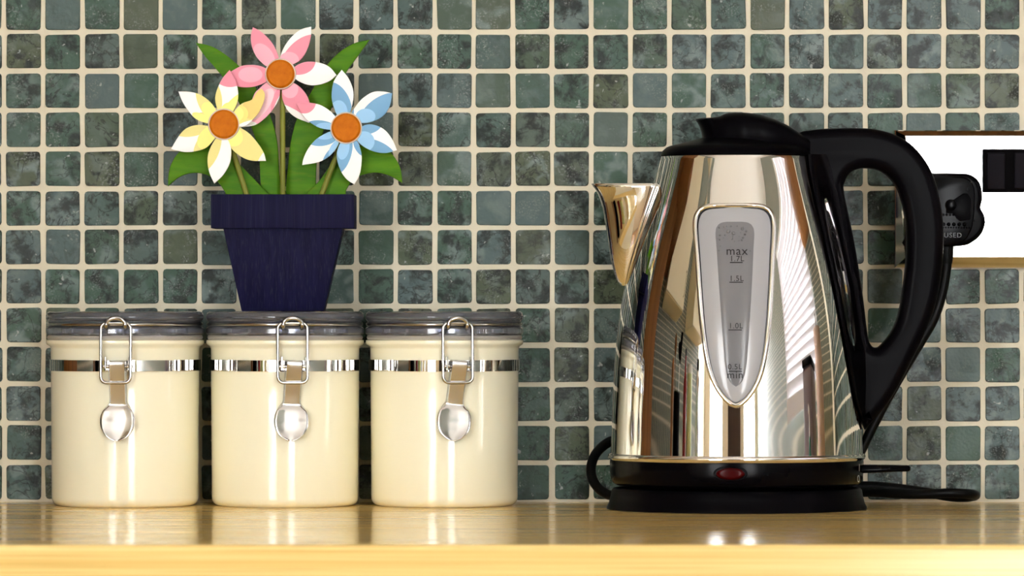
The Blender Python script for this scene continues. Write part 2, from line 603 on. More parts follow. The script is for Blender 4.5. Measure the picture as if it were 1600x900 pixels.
def make_canister():
    root = empty('storage_canister')
    R = 116 * CS
    rl = 123.5 * CS
    # body: outer wall from the inside bottom up and over the rim
    prof = [(0.0, 0.0006), (R - 7.5e-3, 0.0006), (R - 5.0e-3, 0.0)]
    for k in range(1, 9):
        a = PI / 2 * k / 8
        prof.append((R - 5.0e-3 + 5.0e-3 * math.sin(a) - 0.6e-3, 5.5e-3 - 5.5e-3 * math.cos(a)))
    prof += [(R - 0.5e-3, cz(700)), (R - 0.2e-3, cz(620)), (R, cz(545)), (R + 0.5e-3, cz(541)), (R + 2.4e-3, cz(538)), (R + 2.9e-3, cz(535)), (R + 2.7e-3, cz(531.5)),
             (R + 1.5e-3, cz(530)), (R - 3e-3, cz(530)), (R - 3e-3, 0.004), (0.0, 0.004)]
    body = link('body', lathe(prof, 128), M['cream'], root, 50)
    # mirror band
    zb0, zb1 = cz(579), cz(561.5)
    link('band', lathe([(R - .5e-3, zb0), (R + .6e-3, zb0), (R + .7e-3, zb0 + .1e-3), (R + .7e-3, zb1 - .1e-3), (R + .6e-3, zb1), (R - .5e-3, zb1)], 128), M['chrome'], root, 20)
    link('seal', lathe([(R - 3e-3, cz(530)), (R + 1.7e-3, cz(530)), (R + 2.2e-3, cz(527)), (R + 1.7e-3, cz(524)), (R - 3e-3, cz(524))], 128), M['seal'], root, 40)
    # clear lid: two bulges with a groove between them, hollow below
    zt = cz(486.5)
    lp = [(0.0, zt - 1.2e-3), (R - 10e-3, zt - 1.2e-3), (R - 7e-3, zt - 0.2e-3), (rl - 2.4e-3, zt), (rl - .8e-3, zt - .8e-3), (rl, zt - 2.8e-3), (rl - .1e-3, cz(498)), (rl - 1.2e-3, cz(502.5)), (rl - 2.2e-3, cz(504.5)),
          (rl - 2.4e-3, cz(506.5)), (rl - 2.0e-3, cz(509)), (rl - .8e-3, cz(510.5)), (rl, cz(513)), (rl, cz(520)), (rl - .9e-3, cz(523)), (rl - 3e-3, cz(524)),
          (R - 4.5e-3, cz(524.3)), (R - 4.5e-3, cz(540)), (R - 7e-3, cz(540)), (R - 7e-3, cz(500)), (R - 9e-3, cz(497)), (0.0, cz(497))]
    link('lid', lathe(lp, 128), M['lid'], root, 35)
    # wire hoop in the groove
    zr = cz(506.5)
    hoop = [(math.cos(2 * PI * k / 96) * (rl - 1.3e-3), math.sin(2 * PI * k / 96) * (rl - 1.3e-3), zr) for k in range(96)]
    link('wire_hoop', tube(hoop, 1.05e-3, 8, True), M['steel'], root, 60)
    # hook arch on the hoop
    yw = -(rl + 1.0e-3)
    arch = []
    for k in range(13):
        a = PI * k / 12
        arch.append((-0.0058 * math.cos(a) * 1.0, yw - 1.3e-3 - 0.8e-3 * math.sin(a), cz(509) + 5.0e-3 * math.sin(a) ** 0.8))
    arch = [(-0.0058, yw + 1.2e-3, cz(512))] + arch + [(0.0058, yw + 1.2e-3, cz(512))]
    link('clasp_hook', tube(crom(arch, 3), 1.35e-3, 8), M['steel'], root, 60)
    # wire loop
    sl = 0.9 * CS
    x1, zt1, zb1_, rc = 23.0 * CS, cz(504), cz(596), 3.6e-3
    pts = []
    for (cx, czz, a0) in ((x1 - rc, zt1 - rc, 0), (-x1 + rc, zt1 - rc, 90), (-x1 + rc, zb1_ + rc, 180), (x1 - rc, zb1_ + rc, 270)):
        for k in range(7):
            a = math.radians(a0 + 90 * k / 6)
            pts.append((cx + rc * math.cos(a), czz + rc * math.sin(a)))
    loop = [(x, yw - 0.8e-3 - (0.0013 if z < cz(545) else 0) + (zt1 - z) * 0.01, z) for x, z in pts]
    link('wire_loop', tube(loop, 1.0e-3, 8, True), M['steel'], root, 60)
    # lever: hinge bracket, flat arm leaning in towards its foot, dished thumb tab
    piv = (0.001, -(R + 4.2e-3), cz(566))
    lv = bpy.data.objects.new('tmp', None)
    rows = []
    arm_w, n_c = 13.0 * CS, 12
    zz = lambda py: (566 - py) * CS
    prof = [(562, arm_w, -0.0020), (566, arm_w, -0.0036), (590, arm_w, -0.0014), (615, arm_w * 0.98, 0.0009), (626, arm_w * 1.02, 0.0018), (631, arm_w * 1.25, 0.0020),
            (637, 21.0 * CS, 0.0012), (643, 24.5 * CS, 0.0006), (650, 26.3 * CS, 0.0), (657, 26.6 * CS, -0.0005), (664, 25.5 * CS, -0.0011), (671, 22.6 * CS, -0.0017), (677, 18.3 * CS, -0.0023), (682, 11.5 * CS, -0.0028), (685.5, 3.0 * CS, -0.0031)]
    dense = crom(prof, 5)
    vs, fs = [], []
    for (py, w, yo) in dense:
        dish = max(0.0, min(1.0, (py - 631) / 8.0))
        for k in range(n_c + 1):
            u = -1 + 2 * k / n_c
            # arm: flanges fold back; thumb tab: a flat middle with raised sides
            fl = (1 - dish) * (0.0028 * max(0.0, abs(u) - 0.86) / 0.14)
            ds = dish * (-0.0016 * max(0.0, abs(u) - 0.42))
            vs.append((u * w, yo + fl + ds, zz(py)))
    nr = len(dense)
    for i in range(nr - 1):
        for k in range(n_c):
            a = i * (n_c + 1) + k
            fs.append((a, a + 1, a + n_c + 2, a + n_c + 1))
    lever = link('lever', mesh(vs, fs), M['satin'], root, 60)
    md = lever.modifiers.new('thickness', 'SOLIDIFY'); md.thickness = 0.0007; md.offset = 0
    lever.location = piv
    # hinge bracket and pin fixed to the band
    link('hinge_bracket', boxes([(-.0068, -(R + 4.6e-3), cz(574), -.0060, -(R - .5e-3), cz(556)), (.0078, -(R + 4.6e-3), cz(574), .0086, -(R - .5e-3), cz(556)),
                                 (-.0068, -(R + 1.3e-3), cz(577), .0086, -(R + .6e-3), cz(562))], 0.0002, 1), M['steel'], root)
    pin = tube([(-.0085, -(R + 3.0e-3), cz(571)), (.0103, -(R + 3.0e-3), cz(571))], 1.1e-3, 10)
    link('hinge_pin', pin, M['steel'], root, 60)
    return root


can = make_canister()
specs = [(195.5, -2.6, 0.0, 'cream canister at the left end, nearest the picture edge, clear clip-down lid'),
         (445.5, 7.4, 3.0, 'middle cream canister carrying the blue wooden flower pot on its lid'),
         (694.5, 9.8, 5.5, 'cream canister at the right of the row, the one closest to the kettle')]
cans = []
for k, (px, ang, tilt, lab) in enumerate(specs):
    c = can if k == 0 else copy_tree(can)
    cans.append(c)
for c, (px, ang, tilt, lab) in zip(cans, specs):
    p = P(px, 450, CY)
    c.location = (p.x, CY, 0)
    c.rotation_euler = (0, 0, math.radians(ang))
    props(c, lab, 'canister', 'cream storage canisters on the worktop')
    for ch in c.children:
        if ch.name.startswith('lever'): ch.rotation_euler = (0, math.radians(tilt), 0)
CAN2X = P(445.5, 450, CY).x
LID_TOP = cz(486.5)

# ------------------------------------------------------------------ wooden flower ornament
OY = -0.06
OS = (DIST + OY - 0.015) / F
OX = (443 - 800) * OS
orn = empty('flower_ornament', (OX, OY, LID_TOP))
props(orn, 'painted wooden cut-out flowers in a dark blue pot standing on the middle canister', 'ornament')
def ol(px, py): return ((px - 443) * OS, ZC - (py - 450) * OS - LID_TOP)       # photo -> ornament local x, z
M['blue'] = wood('dark_blue_stained_wood', srgb(15, 15, 44), srgb(25, 24, 58), srgb(50, 50, 66), (330, 330, 7), 0.6, 0.08, 0.15, 0.5)
M['leaf'] = wood('green_painted_wood', srgb(64, 116, 10), srgb(86, 136, 14), srgb(108, 130, 26), (30, 90, 160), 0.5, 0.12, 0.1, 0.35)
M['stem'] = wood('olive_painted_dowel', srgb(112, 118, 38), srgb(134, 138, 52), srgb(92, 96, 30), (200, 200, 12), 0.5, 0.3, 0.1, 0.5)
M['orange'] = wood('orange_painted_wood', srgb(192, 102, 4), srgb(204, 114, 6), srgb(178, 90, 4), (150, 150, 150), 0.5, 0.1, 0.05, 0.4)
M['paleedge'] = plain('pale_wood_ring', srgb(222, 205, 188), 0.6, 0, 0.3, 0.04, 60)


def frustum(zb, zt, wb, wt, xc_b, xc_t, yf_b, yf_t, yb_b, yb_t, bev):
    vs = [(xc_b - wb, yf_b, zb), (xc_b + wb, yf_b, zb), (xc_b + wb, yb_b, zb), (xc_b - wb, yb_b, zb),
          (xc_t - wt, yf_t, zt), (xc_t + wt, yf_t, zt), (xc_t + wt, yb_t, zt), (xc_t - wt, yb_t, zt)]
    me = mesh(vs, [(3, 2, 1, 0), (4, 5, 6, 7), (0, 1, 5, 4), (1, 2, 6, 5), (2, 3, 7, 6), (3, 0, 4, 7)])
    bm = bmesh.new(); bm.from_mesh(me)
    bmesh.ops.bevel(bm, geom=list(bm.edges), offset=bev, segments=2, affect='EDGES', profile=0.5)
    bm.to_mesh(me); bm.free()
    return me


xb0, zb0 = ol(377.5, 488); xb1, _ = ol(506, 488)
xt0, zt0 = ol(348.5, 352); xt1, _ = ol(537, 352)
pot = link('pot', frustum(0.0002, zt0, (xb1 - xb0) / 2, (xt1 - xt0) / 2, (xb0 + xb1) / 2, (xt0 + xt1) / 2, -0.0155, -0.0215, 0.0155, 0.0215, 0.0006), M['blue'], orn, 30)
xr0, zr0 = ol(331, 357); xr1, zr1 = ol(554.5, 304)
rw = 0.005
link('rim', boxes([(xr0, -0.0265, zr0, xr1, -0.0265 + rw, zr1), (xr0, 0.0265 - rw, zr0, xr1, 0.0265, zr1), (xr0, -0.0265 + rw, zr0, xr0 + rw, 0.0265 - rw, zr1), (xr1 - rw, -0.0265 + rw, zr0, xr1, 0.0265 - rw, zr1),
                   (xr0 + rw, -0.0265 + rw, zr0, xr1 - rw, 0.0265 - rw, zr0 + 0.003)], 0.0005, 2), M['blue'], pot, 30)


def c1(x, y): return (240 + x / 3, 20 + y / 3)
leaves = [
    # tall leaf curving to the upper left
    [(190, 135), (260, 150), (330, 190), (400, 250), (455, 320), (510, 410), (548, 495), (574, 600), (583, 730), (586, 875), (500, 875), (495, 800), (487, 660), (455, 540), (400, 430), (350, 340), (290, 262), (235, 200)],
    # tall leaf curving to the upper right
    [(1010, 120), (930, 140), (860, 185), (805, 245), (755, 330), (705, 420), (664, 500), (640, 590), (626, 700), (624, 875), (752, 875), (756, 790), (762, 680), (790, 560), (830, 440), (875, 320), (905, 265), (960, 190)],
    # low leaf drooping to the left
    [(62, 812), (64, 760), (80, 700), (120, 645), (180, 610), (260, 620), (330, 655), (390, 700), (440, 750), (495, 806), (540, 875), (355, 875), (330, 838), (300, 795), (260, 765), (210, 750), (160, 752), (110, 772)],
    # low leaf drooping to the right
    [(1163, 797), (1160, 745), (1138, 690), (1100, 645), (1040, 615), (960, 622), (890, 655), (830, 710), (770, 790), (700, 875), (878, 875), (900, 830), (925, 790), (960, 765), (1000, 752), (1050, 748), (1110, 765)],
]
for k, lf in enumerate(leaves):
    pts = [ol(*c1(*p)) for p in lf]
    # keep the tip sharp: open spline that starts and ends at the tip
    sm = crom(pts + [pts[0]], 4)[:-1]
    q = link('leaf', plate([sm], 0.0022, 0.0006, 1), M['leaf'], orn, 30)
    q.location = (0, (0.003, 0.003, -0.002, -0.002)[k], 0)
for (a, b, r) in (((441, 125), (441, 312), 4.3), ((350, 194), (389, 318), 4.3), ((541, 200), (497, 318), 4.3)):
    xa, za = ol(*a); xb, zb = ol(*b)
    dep = -0.0085
    link('stem', tube([(xa, dep, za), (xb, dep, zb)], r * OS, 12), M['stem'], orn, 60)


def paint(name, base, regs):
    """flat painted shapes on a petal: ellipses (cx, cy, rx, ry, angle, colour) in photo pixels from the flower centre"""
    t = NT(name)
    co = t.obj()
    col = None
    cur = (*srgb(*base), 1)
    for (cx, cy, rx, ry, ang, c) in regs:
        mp = t.mapping(co, (rx * OS, 1e5, ry * OS), (cx * OS, 0, -cy * OS), (0, math.radians(ang), 0), 'TEXTURE')
        ln = t.n('ShaderNodeVectorMath', operation='LENGTH'); t.l(mp, ln.inputs[0])
        mk = t.math('LESS_THAN', ln.outputs['Value'], 1.0)
        cur = t.mix(mk, cur, srgb(*c))
    t.set(cur, 0.5, 0, 0.15)
    return t.m


WHT = (255, 255, 255); PD = (240, 152, 172); PL = (252, 182, 200); YK = (240, 230, 150); YL = (254, 248, 150); TAN = (240, 216, 132)
BD = (126, 176, 218); BL = (160, 208, 246)
def half(px, py, nx, ny, c, r=400):
    """huge disc whose edge passes through (px,py) with outward normal -(nx,ny): a nearly straight painted edge"""
    l = math.hypot(nx, ny)
    return (px + nx / l * r, py + ny / l * r, r, r, 0, c)


flowers = []
# --- yellow: crop origin (260,100), scale 4.288, centre (387,405)
def conv(o, s, c):
    return (lambda x, y: ((x - c[0]) / s, (y - c[1]) / s)), (o[0] + c[0] / s, o[1] + c[1] / s)
S1 = 4.288
def E(cv, s, x, y, rx, ry, ang, c):
    px, py = cv(x, y)
    return (px, py, rx / s, ry / s, ang, c)
def H(cv, x, y, nx, ny, c, r=90):
    px, py = cv(x, y)
    return half(px, py, nx, ny, c, r)

cv, ctr = conv((260, 100), S1, (387, 405))
Y = [
    ('yellow', WHT, [(82, 185), (150, 186), (225, 205), (295, 255), (338, 318), (345, 360), (320, 395), (280, 400), (200, 370), (145, 310), (105, 245)],
     [H(cv, 212, 262, 1, -0.35, YK, 60), H(cv, 215, 330, 0.25, 1, YK, 60), E(cv, S1, 300, 315, 72, 48, 40, YL), E(cv, S1, 240, 360, 70, 25, 22, YL)], 0),
    ('yellow', WHT, [(425, 40), (375, 100), (338, 180), (328, 240), (345, 310), (370, 345), (420, 345), (450, 315), (475, 260), (482, 200), (465, 110)],
     [H(cv, 372, 220, -1, 0.15, YK, 60), H(cv, 425, 250, 0.75, 0.7, YL, 60), E(cv, S1, 425, 320, 60, 62, 0, YL), H(cv, 415, 155, 0.1, -1, PD, 30)], 0),
    ('yellow', YK, [(640, 165), (606, 190), (575, 240), (510, 265), (460, 315), (450, 350), (455, 400), (500, 422), (540, 410), (580, 375), (625, 320), (655, 250), (660, 200)],
     [E(cv, S1, 600, 270, 110, 75, -55, TAN), E(cv, S1, 470, 335, 80, 65, 0, (246, 236, 140)), E(cv, S1, 450, 335, 70, 58, 0, YL), H(cv, 530, 388, 0.35, 1, WHT, 60)], 1),
    ('yellow', YK, [(668, 650), (655, 600), (620, 540), (560, 470), (500, 430), (450, 425), (415, 460), (413, 505), (440, 570), (500, 620), (570, 648)],
     [E(cv, S1, 445, 485, 72, 65, 40, YL), H(cv, 628, 625, 1, 0.6, WHT, 50)], 0),
    ('yellow', WHT, [(322, 802), (290, 730), (277, 660), (285, 590), (325, 510), (360, 480), (395, 480), (413, 505), (435, 570), (428, 660), (385, 740)],
     [H(cv, 352, 600, -1, -0.38, YK, 70)], 0),
    ('yellow', WHT, [(32, 570), (80, 490), (130, 435), (200, 410), (280, 415), (325, 430), (345, 470), (325, 500), (270, 560), (200, 585), (120, 590)],
     [E(cv, S1, 165, 425, 130, 62, -8, YK), E(cv, S1, 290, 530, 140, 75, -50, YK), E(cv, S1, 300, 490, 105, 70, -40, YL)], 0),
]
flowers.append((ctr, cv, Y, -0.0165, 22.6))
cv, ctr = conv((360, 30), 5.294, (414, 453)); S2 = 5.294
Pk = [
    ('pink', PD, [(185, 65), (168, 140), (178, 230), (215, 310), (265, 365), (305, 390), (360, 390), (395, 350), (397, 310), (365, 230), (320, 165), (250, 100)],
     [E(cv, S2, 280, 305, 118, 72, 55, PL)], 0),
    ('pink', WHT, [(667, 60), (580, 85), (500, 150), (440, 235), (413, 310), (420, 360), (470, 385), (520, 370), (580, 335), (625, 270), (655, 190), (668, 120)],
     [E(cv, S2, 600, 330, 240, 150, -48, PD), E(cv, S2, 485, 340, 82, 70, 0, PL)], 0),
    ('pink', WHT, [(878, 463), (820, 395), (740, 360), (650, 350), (580, 365), (525, 400), (510, 440), (535, 490), (590, 525), (660, 545), (740, 540), (820, 510)],
     [E(cv, S2, 540, 330, 165, 128, 12, PD)], 0),
    ('pink', PD, [(-10, 440), (80, 390), (150, 378), (230, 382), (290, 405), (320, 440), (318, 490), (290, 520), (220, 550), (150, 562), (60, 556), (10, 520)],
     [E(cv, S2, 165, 458, 100, 64, 0, PL)], 0),
    ('pink', PL, [(90, 892), (120, 820), (160, 720), (195, 620), (240, 570), (300, 520), (350, 510), (400, 540), (408, 575), (405, 640), (380, 700), (330, 770), (270, 830), (200, 876)],
     [H(cv, 350, 650, 1, 0.35, PD, 60), E(cv, S2, 260, 700, 150, 62, -55, (253, 214, 224)), H(cv, 375, 690, 1, 0.45, WHT, 90), H(cv, 180, 845, -0.35, 1, WHT, 40)], -1),
    ('pink', PD, [(652, 857), (540, 812), (470, 750), (430, 660), (425, 590), (440, 545), (490, 515), (530, 530), (580, 565), (625, 620), (652, 685), (660, 770)],
     [E(cv, S2, 492, 580, 68, 72, 0, PL), H(cv, 530, 745, -0.55, 1, WHT, 160)], -1),
]
flowers.append((ctr, cv, Pk, -0.0125, 22.2))
cv, ctr = conv((470, 100), S1, (305, 430))
B = [
    ('blue', WHT, [(275, 40), (225, 110), (208, 190), (212, 260), (240, 335), (270, 365), (310, 360), (330, 330), (352, 240), (350, 170), (320, 95)],
     [E(cv, S1, 245, 260, 145, 85, 65, BD), E(cv, S1, 255, 330, 60, 86, 0, BL)], 0),
    ('blue', WHT, [(612, 197), (550, 185), (480, 190), (410, 235), (365, 290), (340, 330), (345, 370), (370, 395), (410, 396), (460, 392), (520, 370), (570, 330), (600, 270)],
     [E(cv, S1, 530, 300, 150, 72, -35, BD), E(cv, S1, 435, 352, 66, 52, 0, BL), E(cv, S1, 345, 320, 12, 40, 0, BD)], 0),
    ('blue', WHT, [(645, 578), (610, 500), (560, 440), (490, 408), (430, 410), (390, 440), (375, 480), (385, 520), (430, 560), (500, 590), (570, 597)],
     [E(cv, S1, 440, 430, 100, 44, -12, BD), E(cv, S1, 500, 575, 140, 62, 22, BD), E(cv, S1, 425, 520, 70, 68, 0, BL)], 0),
    ('blue', WHT, [(360, 808), (310, 775), (270, 720), (245, 650), (243, 590), (265, 530), (300, 490), (345, 490), (380, 520), (405, 590), (408, 660), (395, 740)],
     [E(cv, S1, 270, 590, 72, 150, 14, BD), E(cv, S1, 390, 560, 26, 62, -30, BD), E(cv, S1, 285, 560, 42, 82, 8, BL)], 0),
    ('blue', WHT, [(-30, 268), (10, 258), (70, 262), (130, 275), (190, 310), (235, 355), (240, 400), (215, 440), (130, 430), (60, 390), (10, 335)],
     [E(cv, S1, 235, 310, 30, 75, -35, BD), E(cv, S1, 140, 430, 110, 50, 8, BD), E(cv, S1, 175, 425, 72, 30, 5, BL), E(cv, S1, 25, 255, 78, 78, 0, PD)], 1),
    ('blue', WHT, [(10, 678), (20, 630), (55, 560), (110, 500), (190, 455), (235, 455), (265, 480), (258, 525), (235, 570), (190, 620), (120, 658)],
     [E(cv, S1, 140, 490, 110, 60, -6, BD), E(cv, S1, 165, 475, 62, 32, -5, BL), E(cv, S1, 230, 625, 110, 62, -50, BD), E(cv, S1, 245, 570, 76, 46, -55, BL)], 0),
]
flowers.append((ctr, cv, B, -0.0165, 22.8))
fnames = ['pale yellow flower', 'pink flower', 'light blue flower']
for fi, (ctr, cv, pet, dep, rad) in enumerate(flowers):
    x, z = ol(*ctr)
    fl = link('flower', lathe([(0.0, 0.0006), (rad * OS - .0012, 0.0004), (rad * OS, -0.0008), (rad * OS, -0.006), (0, -0.006)], 48), M['orange'], orn, 40)
    fl.data.transform(Matrix.Rotation(PI / 2, 4, 'X'))
    fl.location = (x, dep - 0.0045, z)
    fl['label'] = fnames[fi] + ' with an orange centre'
    rg = link('center_ring', lathe([(rad * OS - .0012, 0.0), ((rad + 1.6) * OS, -0.0002), ((rad + 2.2) * OS, -0.001), ((rad + 2.2) * OS, -0.003), (rad * OS - .0012, -0.003)], 48, closed=True), M['paleedge'], fl, 40)
    rg.data.transform(Matrix.Rotation(PI / 2, 4, 'X'))
    rg.location = (0, 0.0012, 0)
    for pi_, (nm, base, outl, regs, lift) in enumerate(pet):
        pts = [(a * OS, -b * OS) for a, b in (cv(*p) for p in outl)]
        sm = crom(pts + [pts[0]], 4)[:-1]
        q = link('petal', plate([sm], 0.0012, 0.00025, 1), paint(nm + '_petal_paint', base, regs), fl, 30)
        q.location = (0, 0.0040 - 0.0012 * lift + 0.0003 * (pi_ % 2), 0)

# ------------------------------------------------------------------ kettle
KY = -0.117
KS = (DIST + KY) / F
KX = (1151 - 800) * KS
KFX = 1157.5            # where the kettle's front centre line shows
def kz(py): return ZC - (py - 450) * KS
kettle = empty('kettle', (KX, KY, 0.0))
props(kettle, 'shiny chrome electric kettle with black lid and handle standing on its base', 'kettle')
pr = np.array([(241, 116.5), (262, 122.5), (285, 130), (320, 141), (360, 153), (400, 164), (445, 175), (483, 181.5), (523, 186.5), (583, 191.5), (640, 194.5), (703, 196.5)])
coef = np.polyfit((pr[:, 0] - 470) / 230, pr[:, 1], 5)
def RR(py): return float(np.polyval(coef, (py - 470) / 230)) * KS
prof = [(RR(709) - 3e-3, kz(709))] + [(RR(py), kz(py)) for py in np.linspace(709, 243, 70)] + [(RR(241.5) - 0.5e-3, kz(241)), (RR(241.5) - 4e-3, kz(241)), (RR(241.5) - 4e-3, kz(250))]
link('body', lathe(prof, 160), M['chrome'], kettle, 40)
# rolled chrome foot ring
cr = [(195.5, 707.5), (198.5, 708), (200.5, 710), (201.3, 712.5), (200.5, 715.5), (198.0, 718), (192, 718.5), (190, 707.5)]
link('foot_ring', lathe([(r * KS, kz(p)) for r, p in cr], 160, closed=True), M['chrome'], kettle, 40)
sk = [(150, 717), (197.5, 717), (198.3, 722), (197.8, 738), (196.5, 748), (193, 754), (187, 757.5), (178, 758.5), (0.0, 758.5)]
link('skirt', lathe([(r * KS, kz(p)) for r, p in sk], 160), M['gloss_black'], kettle, 35)


def front(dx, z, off=0.0):
    """point on the front of the kettle wall at lateral offset dx and height z"""
    py = 450 + (ZC - z) / KS
    r = RR(py) + off
    return (dx, -math.sqrt(max(r * r - dx * dx, 1e-9)), z)


# red lamp lens
GS = (DIST + KY - 0.074) / F
def gz(py): return ZC - (py - 450) * GS
vs, fs = [], []
lx, lz = (1140 - KFX) * GS, gz(740)
nr_, na = 6, 32
rsk = 198 * KS
for i in range(nr_ + 1):
    f = i / nr_
    for k in range(na):
        a = 2 * PI * k / na
        x = lx + 23.5 * GS * f * math.cos(a); z = lz + 9.5 * GS * f * math.sin(a)
        vs.append((x, -math.sqrt(rsk ** 2 - x * x) - 0.0013 * math.sqrt(max(0, 1 - f ** 8)) + 0.0004, z))
for i in range(nr_):
    for k in range(na):
        fs.append((i * na + k, i * na + (k + 1) % na, (i + 1) * na + (k + 1) % na, (i + 1) * na + k))
link('power_light', mesh(vs, fs), M['red'], kettle, 60)['label'] = 'dark red oval power light'
ring = [(lx + 25 * GS * math.cos(2 * PI * k / 40), 0, lz + 11 * GS * math.sin(2 * PI * k / 40)) for k in range(40)]
link('light_bezel', tube([(x, -math.sqrt(rsk ** 2 - x * x), z) for x, _, z in ring], 0.0006, 8, True), M['gloss_black'], kettle, 60)

# switch paddle under the handle, with its printed O and I
x0 = 185 * KS; x1 = (1422 - 1151) * KS
pd = boxes([(x0, -0.011, kz(736), x1, 0.011, kz(727))], 0.0016, 3)
for v in pd.vertices:
    f = (v.co.x - x0) / (x1 - x0)
    v.co.z += 0.0012 * (1 - f) * (-1 if v.co.z < kz(731) else 0.3)
    v.co.y *= 1 - 0.35 * max(0, f - 0.5) * 2
link('switch_paddle', pd, M['gloss_black'], kettle, 40)
for ang, py, tx in ((math.acos(186 / 198), 746, 'O'), (math.acos(187.5 / 198), 729, 'I')):
    tm = text_mesh(tx, 0.0062)
    for v in tm.vertices:
        a = ang - v.co.x / rsk
        v.co = ((rsk + 0.0002) * math.cos(a), -(rsk + 0.0002) * math.sin(a), kz(py) + v.co.y - 0.002)
    link('switch_marking', tm, M['mark'], kettle)

# spout: a pointed beak, open at the top
ridge = np.array([(287, 925), (297, 932), (307, 937.5), (320, 941.5), (337, 945), (357, 948), (377, 951), (395, 953.5), (413, 957), (428, 961), (437, 964.5), (446, 971)], float)
rows = np.linspace(287, 446, 28)
vs, fs = [], []
nc = 22
for py in rows:
    xr = (np.interp(py, ridge[:, 0], ridge[:, 1]) - 1151) * KS
    r = RR(py)
    f = (446 - py) / (446 - 287)
    al = math.radians(2.0 + 15.0 * f ** 0.85)
    xc, yc = -r * math.cos(al), r * math.sin(al)
    xr = min(xr, xc - 0.0002)
    k1 = (xr + 0.18 * (xc - xr), 0.62 * yc)
    for k in range(nc + 1):
        t = k / nc
        # smooth section: wall -> rounded ridge -> wall
        def side(s):
            # cubic Bezier from wall (s=0) to ridge (s=1)
            p0 = (xc, yc); p1 = (xc + 0.35 * (xr - xc), yc * 0.98); p2 = (xr, yc * 0.50); p3 = (xr, 0.0)
            m = 1 - s
            return tuple(m ** 3 * a + 3 * m * m * s * b + 3 * m * s * s * c + s ** 3 * d for a, b, c, d in zip(p0, p1, p2, p3))
        if t <= 0.5:
            x, y = side(t * 2); y = -y
        else:
            x, y = side((1 - t) * 2)
        vs.append((x, y, kz(py)))
for i in range(len(rows) - 1):
    for k in range(nc):
        a = i * (nc + 1) + k
        fs.append((a, a + 1, a + nc + 2, a + nc + 1))
sp = link('spout', mesh(vs, fs), M['chrome'], kettle, 80)
md = sp.modifiers.new('wall', 'SOLIDIFY'); md.thickness = 0.0008; md.offset = 0

# lid: low dish with a raised dome and thumb tab
dl = [(119.0, 243), (118.5, 241), (116, 236), (110, 230.5), (104, 228), (82, 223), (57, 216), (40, 212), (0.0, 210)]
lid = link('lid', lathe([(r * KS, kz(p)) for r, p in dl], 128), M['black'], kettle, 35)
top = np.array([(1086.5, 186), (1092, 184.8), (1100, 184.2), (1113, 183.6), (1122, 182.6), (1127, 180.5), (1131, 178.3), (1137, 177), (1160, 176), (1175, 177.5), (1187, 180), (1213, 188), (1233, 198), (1248, 208), (1264, 219)], float)
wid = np.array([(1086.5, 30), (1113, 44), (1130, 54), (1160, 66), (1190, 68), (1213, 64), (1248, 50), (1264, 38)], float)
und = np.array([(1086.5, 187.5), (1090, 192), (1093.5, 199), (1096, 207), (1097.5, 216), (1100, 226), (1110, 238), (1264, 240)], float)
xs = np.concatenate([np.linspace(1086.5, 1100, 10), np.linspace(1103, 1140, 12), np.linspace(1145, 1264, 18)])
vs, fs = [], []
nc = 28
for x in xs:
    zt_ = kz(np.interp(x, top[:, 0], top[:, 1])); zu = kz(np.interp(x, und[:, 0], und[:, 1])); w = np.interp(x, wid[:, 0], wid[:, 1]) * KS
    for k in range(nc):
        a = 2 * PI * k / nc
        c, s = math.cos(a), math.sin(a)
        e = 0.55
        yy = w * math.copysign(abs(c) ** e, c); q = math.copysign(abs(s) ** e, s)
        # the tab sweeps back at its sides
        xx = (x - 1151) * KS + (0.006 * (abs(yy) / w) ** 2 if x < 1110 else 0.0)
        vs.append((xx, yy, (zt_ + zu) / 2 + (zt_ - zu) / 2 * q))
for i in range(len(xs) - 1):
    for k in range(nc):
        fs.append((i * nc + k, i * nc + (k + 1) % nc, (i + 1) * nc + (k + 1) % nc, (i + 1) * nc + k))
fs.append(tuple(range(nc))); fs.append(tuple(range((len(xs) - 1) * nc, len(xs) * nc)))
link('thumb_dome', mesh(vs, fs), M['black'], lid, 45)

# handle
def kl(px, py): return ((px - 1151) * KS, kz(py))
outer = [(1240, 243), (1243, 222), (1248, 208), (1265, 204), (1290, 201.5), (1333, 200.5), (1367, 202.5), (1400, 212), (1427, 230), (1450, 260), (1463, 293), (1470, 327), (1473, 360), (1472.5, 393),
         (1468, 440), (1458, 485), (1445, 517), (1431, 548), (1410, 590), (1386, 630), (1351, 671)]
inner_edge = [(1351, 671), (1338, 640), (1331, 610), (1322, 560), (1312, 500), (1300, 440), (1286, 370), (1270, 300), (1255, 262)]
hole = [(1353, 263), (1377, 268), (1397, 287), (1408, 312), (1415, 350), (1416, 393), (1412, 440), (1403, 493), (1390, 522), (1375, 540), (1367, 543), (1360, 539), (1355, 525), (1350, 485), (1344, 440), (1333, 373), (1318, 302), (1319, 285), (1326, 272), (1338, 265)]
o_pts = crom([kl(*p) for p in outer], 4)[:-1] + crom([kl(*p) for p in inner_edge], 3)
h_pts = crom([kl(*p) for p in hole], 4, True)
handle = link('handle', plate([o_pts, h_pts], 0.0125, 0.0062, 5), M['black'], kettle, 40)
# outer spine: a thicker raised back along the grip
sp_o = crom([kl(*p) for p in outer[2:-1]], 4)
